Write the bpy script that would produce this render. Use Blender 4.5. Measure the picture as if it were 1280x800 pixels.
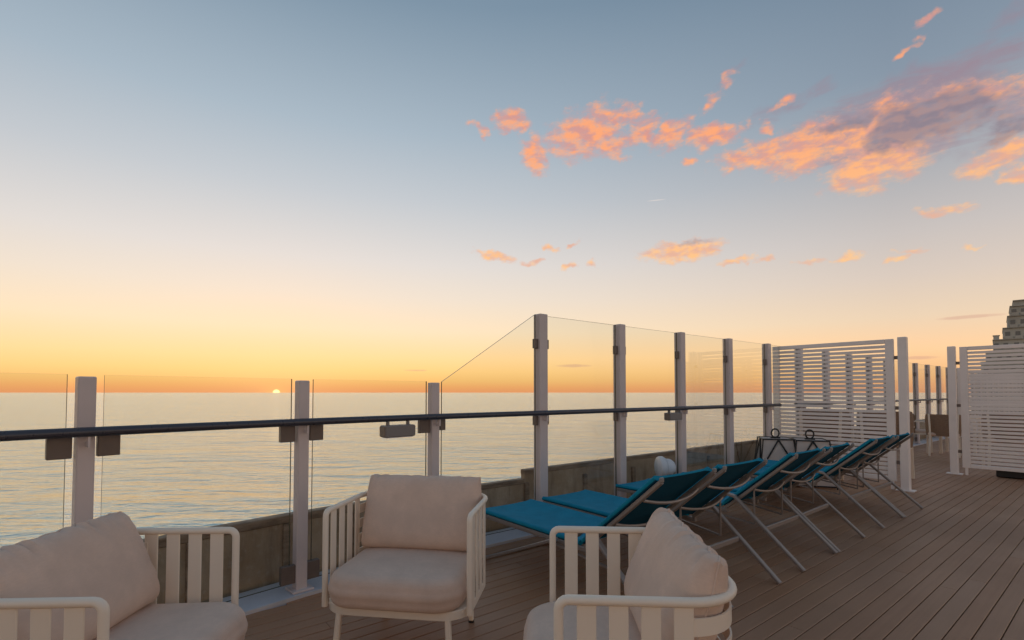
import bpy, math, random
from mathutils import Vector, Matrix, noise
R = math.radians
random.seed(7)
scene = bpy.context.scene
col = scene.collection
for o in list(bpy.data.objects):
    bpy.data.objects.remove(o)

# ------------------------------------------------------------------ camera
cam_d = bpy.data.cameras.new('camera')
cam = bpy.data.objects.new('camera', cam_d)
col.objects.link(cam)
cam.location = (0, 0, 1.25)
cam.rotation_euler = (R(91.8), 0, 0)
cam_d.sensor_width = 36.0
cam_d.lens = 17.44
cam_d.shift_y = 0.0555
cam_d.clip_start = 0.05
cam_d.clip_end = 120000
scene.camera = cam

# ------------------------------------------------------------------ world
SUN_AZ = -25.4          # degrees, clockwise from +Y
SUN_EL = 0.12
world = bpy.data.worlds.new('World')
scene.world = world
world.use_nodes = True
world.cycles.sampling_method = 'MANUAL'
world.cycles.sample_map_resolution = 512


class NT:
    """tiny helper to write node graphs"""
    def __init__(s, tree):
        s.t = tree

    def n(s, kind, **kw):
        nd = s.t.nodes.new(kind)
        for k, v in kw.items():
            setattr(nd, k, v)
        return nd

    def put(s, sock, v):
        if hasattr(v, 'is_linked') or hasattr(v, 'links'):
            s.t.links.new(v, sock)
        else:
            sock.default_value = v

    def math(s, op, a, b=0.0, c=None, clamp=False):
        nd = s.n('ShaderNodeMath', operation=op, use_clamp=clamp)
        s.put(nd.inputs[0], a)
        s.put(nd.inputs[1], b)
        if c is not None:
            s.put(nd.inputs[2], c)
        return nd.outputs[0]

    def vmath(s, op, a, b=None):
        nd = s.n('ShaderNodeVectorMath', operation=op)
        s.put(nd.inputs[0], a)
        if b is not None:
            s.put(nd.inputs[1], b)
        return nd.outputs['Value'] if op in ('LENGTH', 'DOT_PRODUCT', 'DISTANCE') else nd.outputs[0]

    def mix(s, f, a, b, blend='MIX'):
        nd = s.n('ShaderNodeMix', data_type='RGBA', blend_type=blend)
        s.put(nd.inputs[0], f)
        s.put(nd.inputs[6], a if not isinstance(a, tuple) or len(a) == 4 else (*a, 1))
        s.put(nd.inputs[7], b if not isinstance(b, tuple) or len(b) == 4 else (*b, 1))
        return nd.outputs[2]

    def ramp(s, f, stops, interp='LINEAR'):
        nd = s.n('ShaderNodeValToRGB')
        cr = nd.color_ramp
        cr.interpolation = interp
        while len(cr.elements) < len(stops):
            cr.elements.new(0.5)
        for e, (p, c) in zip(cr.elements, stops):
            e.position = p
            e.color = (*c, 1) if len(c) == 3 else c
        s.put(nd.inputs[0], f)
        return nd.outputs[0]

    def maprange(s, v, a, b, c=0.0, d=1.0, smooth=False):
        nd = s.n('ShaderNodeMapRange', interpolation_type='SMOOTHSTEP' if smooth else 'LINEAR')
        s.put(nd.inputs[0], v)
        for i, x in enumerate((a, b, c, d)):
            nd.inputs[i + 1].default_value = x
        return nd.outputs[0]

    def noise(s, vec, scale, detail=4.0, rough=0.5, dist=0.0, dims='3D'):
        nd = s.n('ShaderNodeTexNoise', noise_dimensions=dims)
        if vec is not None:
            s.put(nd.inputs['Vector'], vec)
        nd.inputs['Scale'].default_value = scale
        nd.inputs['Detail'].default_value = detail
        nd.inputs['Roughness'].default_value = rough
        nd.inputs['Distortion'].default_value = dist
        return nd.outputs['Fac']

    def mapping(s, vec, loc=(0, 0, 0), rot=(0, 0, 0), scale=(1, 1, 1), kind='POINT'):
        nd = s.n('ShaderNodeMapping', vector_type=kind)
        s.put(nd.inputs['Vector'], vec)
        nd.inputs['Location'].default_value = loc
        nd.inputs['Rotation'].default_value = rot
        nd.inputs['Scale'].default_value = scale
        return nd.outputs[0]


def srgb(r, g, b, hot=1.0):
    """display colour to linear; hot lifts the red of parts that the picture clips"""
    f = lambda c: (c / 255 / 12.92) if c <= 10 else ((c / 255 + 0.055) / 1.055) ** 2.4
    return (f(r) * hot, f(g), f(b))


def build_world():
    t = world.node_tree
    t.nodes.clear()
    N = NT(t)
    tc = N.n('ShaderNodeTexCoord').outputs['Generated']
    d = N.vmath('NORMALIZE', tc)
    sep = N.n('ShaderNodeSeparateXYZ')
    N.put(sep.inputs[0], d)
    x, y, z = sep.outputs
    az = N.math('MULTIPLY', N.math('ARCTAN2', x, y), 180 / math.pi)
    el = N.math('MULTIPLY', N.math('ARCSINE', z), 180 / math.pi)
    # elevation gradient of a clear sunset sky (0..60 degrees)
    e01 = N.math('DIVIDE', el, 60.0, clamp=True)
    stops_sun = [(0.0, srgb(243, 160, 104)), (.6 / 60, srgb(249, 176, 106)), (1.3 / 60, srgb(254, 199, 118)), (2.4 / 60, srgb(255, 217, 136, 1.12)),
                 (3.8 / 60, srgb(255, 226, 158, 1.15)), (6.9 / 60, srgb(254, 233, 196, 1.05)), (10.6 / 60, srgb(245, 230, 212)),
                 (14.3 / 60, srgb(230, 224, 219)), (21 / 60, srgb(199, 205, 211)), (27.5 / 60, srgb(171, 187, 200)),
                 (38.5 / 60, srgb(128, 150, 169)), (1.0, srgb(110, 131, 151))]
    stops_off = [(0.0, srgb(228, 160, 116)), (.7 / 60, srgb(238, 172, 120)), (1.6 / 60, srgb(248, 191, 132)),
                 (3.8 / 60, srgb(250, 213, 162, 1.1)), (6.9 / 60, srgb(240, 214, 184)), (10.6 / 60, srgb(221, 205, 192)),
                 (14.3 / 60, srgb(204, 196, 192)), (21 / 60, srgb(169, 173, 180)), (27.5 / 60, srgb(137, 152, 168)),
                 (38.5 / 60, srgb(108, 129, 150)), (1.0, srgb(104, 125, 146))]
    g1 = N.ramp(e01, stops_sun)
    g2 = N.ramp(e01, stops_off)
    sa = R(SUN_AZ)
    daz = N.vmath('DOT_PRODUCT', N.vmath('NORMALIZE', N.vmath('MULTIPLY', d, (1, 1, 0))),
                  (math.sin(sa), math.cos(sa), 0))
    fs = N.maprange(daz, 0.45, 1.0, 0.0, 1.0)
    sky = N.mix(fs, g2, g1)
    # a share of the physical sky on top of the measured gradient
    nish = N.n('ShaderNodeTexSky', sky_type='NISHITA', sun_disc=False)
    nish.sun_elevation = R(SUN_EL)
    nish.sun_rotation = R(SUN_AZ)
    nish.altitude = 20
    nish.dust_density = 1.6
    nsky = N.mix(1.0, nish.outputs[0], (0.10, 0.10, 0.10), 'MULTIPLY')
    sky = N.mix(0.06, sky, nsky)
    # warm glow round the sun and the disc itself
    se = R(-0.03)       # the disc is half set
    sd = (math.sin(sa) * math.cos(se), math.cos(sa) * math.cos(se), math.sin(se))
    dot = N.vmath('DOT_PRODUCT', d, sd)
    ang = N.math('MULTIPLY', N.math('ARCCOSINE', N.math('MINIMUM', dot, 1.0)), 180 / math.pi)
    gl = N.math('POWER', 2.718, N.math('MULTIPLY', N.math('POWER', N.math('DIVIDE', ang, 1.3), 2.0), -1.0))
    gl2 = N.math('POWER', 2.718, N.math('MULTIPLY', N.math('DIVIDE', ang, 7.0), -1.0))
    sky = N.mix(N.math('MULTIPLY', gl, 0.6), sky, (1.1, 0.48, 0.13))
    sky = N.mix(N.math('MULTIPLY', gl2, 0.30), sky, (1.5, 0.78, 0.34))

    # ---- broken sunset clouds, placed by azimuth and elevation
    p = N.n('ShaderNodeCombineXYZ')
    N.put(p.inputs[0], az)
    N.put(p.inputs[1], el)
    p = p.outputs[0]
    w1 = N.n('ShaderNodeTexNoise', noise_dimensions='2D')
    N.put(w1.inputs['Vector'], p)
    w1.inputs['Scale'].default_value = 0.45
    w1.inputs['Detail'].default_value = 3.0
    warp = N.vmath('MULTIPLY', N.vmath('SUBTRACT', w1.outputs['Color'], (0.5, 0.5, 0.5)), (3.0, 2.0, 0))
    pw = N.vmath('ADD', p, warp)

    # azimuth, elevation, half width, half height (degrees), tilt, weight
    CLOUDS = CLOUD_TABLE
    rots = {}
    def rotated(src, tilt):
        q = 12 * round(tilt / 12)
        key = (id(src), q)
        if key not in rots:
            c_, s_ = math.cos(R(q)), math.sin(R(q))
            cb = N.n('ShaderNodeCombineXYZ')
            N.put(cb.inputs[0], N.vmath('DOT_PRODUCT', src, (c_, s_, 0)))
            N.put(cb.inputs[1], N.vmath('DOT_PRODUCT', src, (-s_, c_, 0)))
            rots[key] = (cb.outputs[0], c_, s_)
        return rots[key]
    def field(tab, src):
        acc = None
        for (a, e, rw, rh, tilt, wgt) in tab:
            v_, c_, s_ = rotated(src, tilt)
            ca, ce = a * c_ + e * s_, -a * s_ + e * c_
            ma = N.n('ShaderNodeVectorMath', operation='MULTIPLY_ADD')
            N.put(ma.inputs[0], v_)
            ma.inputs[1].default_value = (1 / rw, 1 / rh, 0)
            ma.inputs[2].default_value = (-ca / rw, -ce / rh, 0)
            v = N.math('SUBTRACT', wgt, N.vmath('DOT_PRODUCT', ma.outputs[0], ma.outputs[0]))
            acc = v if acc is None else N.math('MAXIMUM', acc, v)
        return N.math('MAXIMUM', acc, -3.0)
    f = field(CLOUDS, pw)
    ns = N.mapping(p, scale=(0.48, 1.0, 1), rot=(0, 0, R(-8)))
    n1 = N.noise(ns, 1.0, 7.0, 0.60, 0.15, '2D')
    nA = N.noise(ns, 0.9, 2.5, 0.5, 0.1, '2D')
    nB = N.noise(N.vmath('ADD', ns, (-.22, -.36, 0)), 0.9, 2.5, 0.5, 0.1, '2D')
    n1b = N.noise(ns, 2.7, 5.0, 0.65, 0.3, '2D')
    n2 = N.noise(ns, 0.45, 4.0, 0.55, 0.2, '2D')
    nn_ = N.math('ADD', N.math('MULTIPLY', N.math('SUBTRACT', n1, 0.46), 2.1), N.math('MULTIPLY', N.math('SUBTRACT', n1b, 0.5), 1.1))
    dens = N.math('ADD', f, nn_)
    alpha = N.maprange(dens, -.35, 1.4, 0.0, 0.95, smooth=True)
    # only in front part of dome: fades where field is negative anyway
    sh = field(SHADE_TABLE, pw)
    shade = N.maprange(N.math('ADD', sh, N.math('MULTIPLY', N.math('SUBTRACT', n2, 0.5), 1.6)), 0.0, 0.9, 0.0, 1.0, smooth=True)
    lowf = N.maprange(el, 12.0, 26.0, 0.0, 1.0)
    lit = N.mix(lowf, (1.0, 0.58, 0.25), (.98, 0.385, 0.175))
    pale = N.mix(lowf, (0.82, 0.47, 0.32), (0.66, 0.31, 0.27))
    side = N.math('ADD', N.math('MULTIPLY', N.math('SUBTRACT', nA, nB), 3.4), N.math('MULTIPLY', N.math('SUBTRACT', n1b, .5), .5))
    core = N.maprange(N.math('ADD', side, N.math('MULTIPLY', dens, .25)), -.35, .75, 0.0, 1.0, smooth=True)
    cc = N.mix(core, pale, lit)
    cc = N.mix(N.math('MULTIPLY', shade, N.maprange(core, 0, 1, 1.0, .72)), cc, (0.225, 0.165, 0.205))
    alpha = N.math('MULTIPLY', alpha, N.maprange(shade, 0.0, 1.0, 1.0, 0.75))
    sky = N.mix(alpha, sky, cc)
    # thin mauve veil
    vf = field(VEIL_TABLE, pw)
    vn = N.noise(N.mapping(p, scale=(0.16, 0.6, 1), rot=(0, 0, R(-24))), 1.0, 6.0, 0.6, 0.6, '2D')
    va = N.maprange(N.math('ADD', vf, N.math('MULTIPLY', N.math('SUBTRACT', vn, 0.5), 2.2)), 0.0, 1.3, 0.0, 0.72, smooth=True)
    sky = N.mix(N.math('MULTIPLY', va, N.math('SUBTRACT', 1.0, alpha)), sky, (0.33, 0.22, 0.27))
    # thin dark streaks near the horizon
    st = field(STREAK_TABLE, p)
    sa_ = N.maprange(N.math('ADD', st, N.math('MULTIPLY', N.math('SUBTRACT', n1, 0.5), 1.2)), 0.0, 0.8, 0.0, 0.45, smooth=True)
    sky = N.mix(sa_, sky, (0.62, 0.34, 0.26))
    ct = field([(16.4, 20.6, 1.15, .07, -6, 1.0)], p)
    sky = N.mix(N.maprange(ct, 0.0, .9, 0.0, .5), sky, (.80, .70, .64))
    disc = N.maprange(ang, 0.22, 0.40, 1.0, 0.0)
    sky = N.mix(disc, sky, (2.2, 1.6, .62))
    bg = N.n('ShaderNodeBackground')
    N.put(bg.inputs['Color'], sky)
    bg.inputs['Strength'].default_value = 1.0
    out = N.n('ShaderNodeOutputWorld')
    t.links.new(bg.outputs[0], out.inputs[0])


# azimuth / elevation tables (degrees)
CLOUD_TABLE = [
    (-0.2, 29.1, 2.4, 1.1, -4, 1.0), (-3.7, 28.2, 1.4, .6, -20, .8), (2.8, 26.0, 1.5, 2.3, 24, 1.0),
    (8.7, 27.8, 4.6, 2.3, 8, 1.15), (11.8, 26.2, 2.0, 1.3, 0, 1.0), (15.2, 27.5, 2.3, 1.6, 10, 1.0),
    (17.9, 26.6, 2.4, 1.1, 28, 1.0), (22.4, 26.0, 3.0, 1.1, 4, 1.1), (20.2, 23.9, 1.2, .5, 4, .8), (24.6, 22.6, 1.8, .5, 10, .8), (13.2, 28.9, 2.2, .9, 20, .8), (22.2, 29.0, 1.5, .9, 24, .75),
    (23.9, 30.6, 1.4, .6, 24, .55), (27.2, 23.4, 4.6, 1.3, 6, 1.1), (29.1, 27.5, 1.4, .5, 20, .85),
    (27.9, 25.6, .9, .6, 0, .85), (31.5, 23.3, 4.2, 2.0, 14, 1.25), (36.9, 21.0, 4.0, 2.3, 14, 1.35),
    (38.5, 23.2, 7.5, 2.3, 0, 1.25), (43.0, 23.6, 5.0, 1.3, 0, 1.0), (45.0, 18.8, 2.6, 1.1, 14, 1.1), (46, 17.2, 1.4, .6, 14, .9),
    (45.5, 20.8, 1.8, 1.0, 20, 1.0), (40.6, 30.6, 1.2, .5, 20, .95), (39.3, 28.7, .9, .4, 20, .8), (41.3, 15.5, 2.4, .5, 4, .8),
    (35.5, 18.9, 2.4, .5, 5, .8),
    (-1.9, 15.4, 2.7, .6, -14, 1.05), (4.6, 16.1, 1.0, .45, -8, .95), (7.0, 16.6, .8, .35, 8, .9), (6.5, 14.3, 1.2, .4, 8, .9),
    (9.7, 14.4, .8, .35, 4, .85), (19.1, 15.2, 4.0, 1.0, -2, 1.25), (24.7, 13.8, 1.9, .4, -4, .9), (27.2, 13.5, 1.1, .4, 0, .85),
    (31.0, 12.9, 2.0, .4, 0, .7), (34.4, 12.8, 1.6, .5, 5, 1.0), (37.9, 11.9, 1.1, .35, 8, .95), (38.9, 12.6, 1.2, .3, 4, .95),
    (42.9, 12.2, 1.0, .25, 0, .75), (2.2, 14.9, 1.0, .4, -6, .7),
]
SHADE_TABLE = [
    (41.0, 22.9, 5.6, 2.2, 0, 1.2), (34.6, 24.4, 3.6, .9, 6, .9), (44.5, 21.0, 3.4, 1.4, 0, 1.0), (43.5, 25.6, 3.6, .7, 6, .75),
    (20.6, 15.9, 2.8, .55, -2, .75),
]
VEIL_TABLE = [
    (40.0, 23.6, 10.0, 4.0, 2, 1.25), (29.0, 27.0, 6.0, 1.6, 14, .55), (24.0, 31.0, 3.0, .9, 30, .5), (45.0, 28.0, 5.0, 1.4, 26, .7),
]
STREAK_TABLE = [
    (6.9, 3.05, 2.2, .22, 0, 1.0), (-11.2, 2.5, 1.8, .16, 0, .8), (42.8, 6.4, 2.8, .2, 1, .9), (39.4, 3.1, 1.8, .22, 0, .8),
]
build_world()

sun_d = bpy.data.lights.new('sun', 'SUN')
sun = bpy.data.objects.new('sun', sun_d)
col.objects.link(sun)
sun_d.energy = 0.0001
sun_d.angle = R(0.6)
sun_d.color = (1.0, 0.60, 0.34)
_se, _sa = R(1.6), R(SUN_AZ)
_dir = Vector((math.sin(_sa) * math.cos(_se), math.cos(_sa) * math.cos(_se), math.sin(_se)))
sun.rotation_euler = _dir.to_track_quat('Z', 'Y').to_euler()

scene.view_settings.view_transform = 'Standard'
scene.view_settings.look = 'None'
scene.view_settings.gamma = 1.0
scene.view_settings.use_curve_mapping = False
scene.view_settings.exposure = 0.07
scene.render.engine = 'CYCLES'
scene.cycles.use_denoising = True
scene.cycles.use_adaptive_sampling = True
scene.cycles.adaptive_threshold = 0.02
scene.cycles.max_bounces = 8
scene.cycles.transparent_max_bounces = 64
scene.cycles.sample_clamp_indirect = 6.0
scene.cycles.caustics_reflective = False
scene.cycles.caustics_refractive = False

# ------------------------------------------------------------------ materials
M = {}


def mat(name, base=(.8, .8, .8), rough=.5, metal=0.0, spec=.5):
    m = bpy.data.materials.new(name)
    m.use_nodes = True
    b = m.node_tree.nodes['Principled BSDF']
    b.inputs['Base Color'].default_value = (*base, 1)
    b.inputs['Roughness'].default_value = rough
    b.inputs['Metallic'].default_value = metal
    b.inputs['Specular IOR Level'].default_value = spec
    M[name] = m
    return m, NT(m.node_tree), b


def bump(N, b, h, strength=.3, dist=.01):
    bn = N.n('ShaderNodeBump')
    bn.inputs['Strength'].default_value = strength
    bn.inputs['Distance'].default_value = dist
    N.put(bn.inputs['Height'], h)
    N.t.links.new(bn.outputs[0], b.inputs['Normal'])


def objco(N):
    return N.n('ShaderNodeTexCoord').outputs['Object']


def painted(name, base, rough=.38, dirt=.12, scale=3.0, spec=.5):
    m, N, b = mat(name, base, rough, 0, spec)
    co = N.n('ShaderNodeNewGeometry').outputs['Position']
    n = N.noise(co, scale, 6, .6)
    dk = tuple(c * .72 for c in base)
    f = N.maprange(n, .45, .8, 0, dirt * 3)
    N.put(b.inputs['Base Color'], N.mix(f, (*base, 1), (*dk, 1)))
    n2 = N.noise(co, 40, 3, .6)
    N.put(b.inputs['Roughness'], N.maprange(n2, .3, .7, rough - .06, rough + .12))
    bump(N, b, n2, .06, .002)
    return m


painted('white_paint', (.92, .85, .815), .36)
painted('post_paint', (.70, .61, .595), .36)
painted('kerb_paint', (.62, .63, .68), .42, .3, 2.0)
painted('chair_paint', (.89, .775, .645), .42, .06)
painted('grey_box', (.24, .22, .21), .45)
painted('dark_plate', (.17, .13, .11), .38, .2, 12, .6)
painted('black_metal', (.012, .012, .013), .45)
painted('black_plinth', (.014, .014, .016), .5)
painted('rail_dark', (.05, .05, .068), .30, .1, 5, .6)
painted('white_plastic', (.74, .74, .76), .4)

m, N, b = mat('aluminium', (.32, .27, .245), .45, .35)
N.put(b.inputs['Roughness'], N.maprange(N.noise(objco(N), 30, 4, .6), .3, .7, .34, .52))

# glass
m = bpy.data.materials.new('glass'); m.use_nodes = True
M['glass'] = m
N = NT(m.node_tree); m.node_tree.nodes.clear()
tr = N.n('ShaderNodeBsdfTransparent'); tr.inputs[0].default_value = (.945, .955, .945, 1)
gs = N.n('ShaderNodeBsdfGlossy'); gs.inputs['Roughness'].default_value = .02; gs.inputs['Color'].default_value = (.9, .93, .92, 1)
fr = N.n('ShaderNodeFresnel'); fr.inputs[0].default_value = 1.35
mx = N.n('ShaderNodeMixShader')
N.put(mx.inputs[0], N.math('MULTIPLY', fr.outputs[0], .13))
m.node_tree.links.new(tr.outputs[0], mx.inputs[1]); m.node_tree.links.new(gs.outputs[0], mx.inputs[2])
N.t.links.new(mx.outputs[0], N.n('ShaderNodeOutputMaterial').inputs[0])
# polished glass edge
m, N, b = mat('glass_edge', (.10, .095, .06), .25)

# deck boards
def deck_mat(name, lines):
    m, N, b = mat(name, (.17, .115, .09), .55, 0, .35)
    co = N.n('ShaderNodeNewGeometry').outputs['Position']
    ang = -DECK_ANG
    v = N.mapping(co, rot=(0, 0, ang))
    oi = N.n('ShaderNodeObjectInfo').outputs['Random']
    grain = N.noise(N.mapping(v, scale=(1.2, 46, 1)), 1.0, 5, .65)
    blot = N.noise(v, .55, 5, .55)
    c1 = N.mix(grain, (.325, .150, .075), (.49, .245, .132))
    c1 = N.mix(N.maprange(oi, 0, 1, 0, .55), c1, (.45, .265, .17))
    c1 = N.mix(N.maprange(blot, .42, .72, 0, .42), c1, (.24, .135, .085))
    h = grain
    if lines:
        sep = N.n('ShaderNodeSeparateXYZ'); N.put(sep.inputs[0], v)
        fr_ = N.math('FRACT', N.math('DIVIDE', sep.outputs[1], PITCH))
        g = N.math('LESS_THAN', fr_, .06)
        c1 = N.mix(g, c1, (.03, .02, .016))
    N.put(b.inputs['Base Color'], c1)
    N.put(b.inputs['Roughness'], N.maprange(blot, .3, .7, .36, .6))
    bump(N, b, h, .25, .003)
    return m


U = Vector((.785, .6195, 0)).normalized()
DECK_ANG = math.atan2(U.y, U.x)
NRM = Vector((U.y, -U.x, 0))            # inboard
ORG = Vector((.261, 4.5, 0))
PITCH = .0925


def D(s, t, z=0.0):
    return ORG + U * s + NRM * t + Vector((0, 0, z))


def ST(p):
    q = Vector((p[0], p[1], 0)) - ORG
    return q.dot(U), q.dot(NRM)


deck_mat('deck_board', False)
deck_mat('deck_far', True)
mat('deck_gap', (.05, .034, .026), .8)

# fabric
def fabric(name, base, scale=420, warm=.9, dark=.86, sheen=.15):
    m, N, b = mat(name, base, .88, 0, .2)
    co = objco(N)
    w1 = N.n('ShaderNodeTexWave', wave_type='BANDS', bands_direction='X'); N.put(w1.inputs['Vector'], co)
    w1.inputs['Scale'].default_value = scale; w1.inputs['Distortion'].default_value = .6
    w2 = N.n('ShaderNodeTexWave', wave_type='BANDS', bands_direction='Z'); N.put(w2.inputs['Vector'], co)
    w2.inputs['Scale'].default_value = scale; w2.inputs['Distortion'].default_value = .6
    w = N.math('ADD', w1.outputs['Fac'], w2.outputs['Fac'])
    n = N.noise(co, 9, 5, .6)
    n2 = N.noise(N.mapping(co, scale=(60, 60, 260)), 1.0, 3, .6)
    c = N.mix(N.maprange(n, .35, .7), tuple(x * dark for x in base), base)
    c = N.mix(N.math('MULTIPLY', N.maprange(n2, .35, .65), .34), c, tuple(x * .8 for x in base))
    N.put(b.inputs['Base Color'], c)
    b.inputs['Sheen Weight'].default_value = sheen
    b.inputs['Sheen Roughness'].default_value = .5
    bump(N, b, N.math('ADD', N.math('MULTIPLY', w, .4), N.math('MULTIPLY', n2, .8)), .25, .0015)
    return m


fabric('cushion', (.79, .59, .475))
fabric('sling_shade', (.004, .085, .16), 300, dark=.85, sheen=0)  # same blue cloth as the sling, darkened to paint in the underside's shade
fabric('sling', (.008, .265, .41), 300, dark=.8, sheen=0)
m = fabric('lantern_cloth', (.92, .82, .76), 200)
N = NT(m.node_tree)
tl = N.n('ShaderNodeBsdfTranslucent'); tl.inputs[0].default_value = (.9, .8, .72, 1)
mx = N.n('ShaderNodeMixShader'); mx.inputs[0].default_value = .35
m.node_tree.links.new(m.node_tree.nodes['Principled BSDF'].outputs[0], mx.inputs[1]); m.node_tree.links.new(tl.outputs[0], mx.inputs[2])
m.node_tree.links.new(mx.outputs[0], m.node_tree.nodes['Material Output'].inputs[0])
m, N, b = mat('wicker', (.13, .075, .045), .7)
wv = N.noise(N.mapping(objco(N), scale=(30, 30, 120)), 1, 2, .5)
N.put(b.inputs['Base Color'], N.mix(wv, (.16, .095, .058), (.36, .235, .155)))
bump(N, b, wv, .6, .01)

# weathered bulwark
m, N, b = mat('bulwark', (.17, .145, .12), .75)
co = N.n('ShaderNodeNewGeometry').outputs['Position']
n1 = N.noise(co, 2.2, 7, .65)
n2 = N.noise(N.mapping(co, scale=(9, 9, 1.2)), 1.0, 6, .65)
n3 = N.noise(co, 28, 5, .6)
c = N.mix(N.maprange(n1, .35, .68), (.36, .245, .15), (.56, .43, .31))
c = N.mix(N.maprange(n2, .52, .75, 0, .7), c, (.16, .11, .075))
c = N.mix(N.maprange(n3, .55, .75, 0, .4), c, (.55, .48, .40))
N.put(b.inputs['Base Color'], c)
bump(N, b, N.math('ADD', n2, n3), .4, .01)
m, N, b = mat('bulwark_cap', (.16, .115, .08), .7)
n2 = N.noise(N.mapping(N.n('ShaderNodeNewGeometry').outputs['Position'], scale=(6, 6, 30)), 1.0, 6, .65)
N.put(b.inputs['Base Color'], N.mix(N.maprange(n2, .35, .7), (.22, .15, .10), (.43, .31, .22)))
bump(N, b, n2, .4, .01)

# building
painted('concrete_wall', (.56, .53, .45), .85, .3, .15, .2)
painted('concrete_slab', (.58, .54, .46), .85, .3, .15, .2)
mat('window_dark', (.20, .19, .17), .4)

# sea
m, N, b = mat('sea', (.75, .825, .765), .17, .88, .5)
b.inputs['IOR'].default_value = 1.34
co = N.n('ShaderNodeNewGeometry').outputs['Position']
va = N.mapping(co, rot=(0, 0, R(14)), scale=(.055, .13, 1))
h1 = N.noise(va, 1.0, 4, .55, .5)
h2 = N.noise(N.mapping(co, rot=(0, 0, R(-9)), scale=(.20, .55, 1)), 1.0, 5, .6, .3)
h3 = N.noise(N.mapping(co, rot=(0, 0, R(5)), scale=(.012, .035, 1)), 1.0, 3, .5)
hh = N.math('ADD', N.math('MULTIPLY', h1, 1.0), N.math('MULTIPLY', h2, .30))
hh = N.math('ADD', hh, N.math('MULTIPLY', h3, 2.0))
bump(N, b, hh, 1.0, 2.0)

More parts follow.
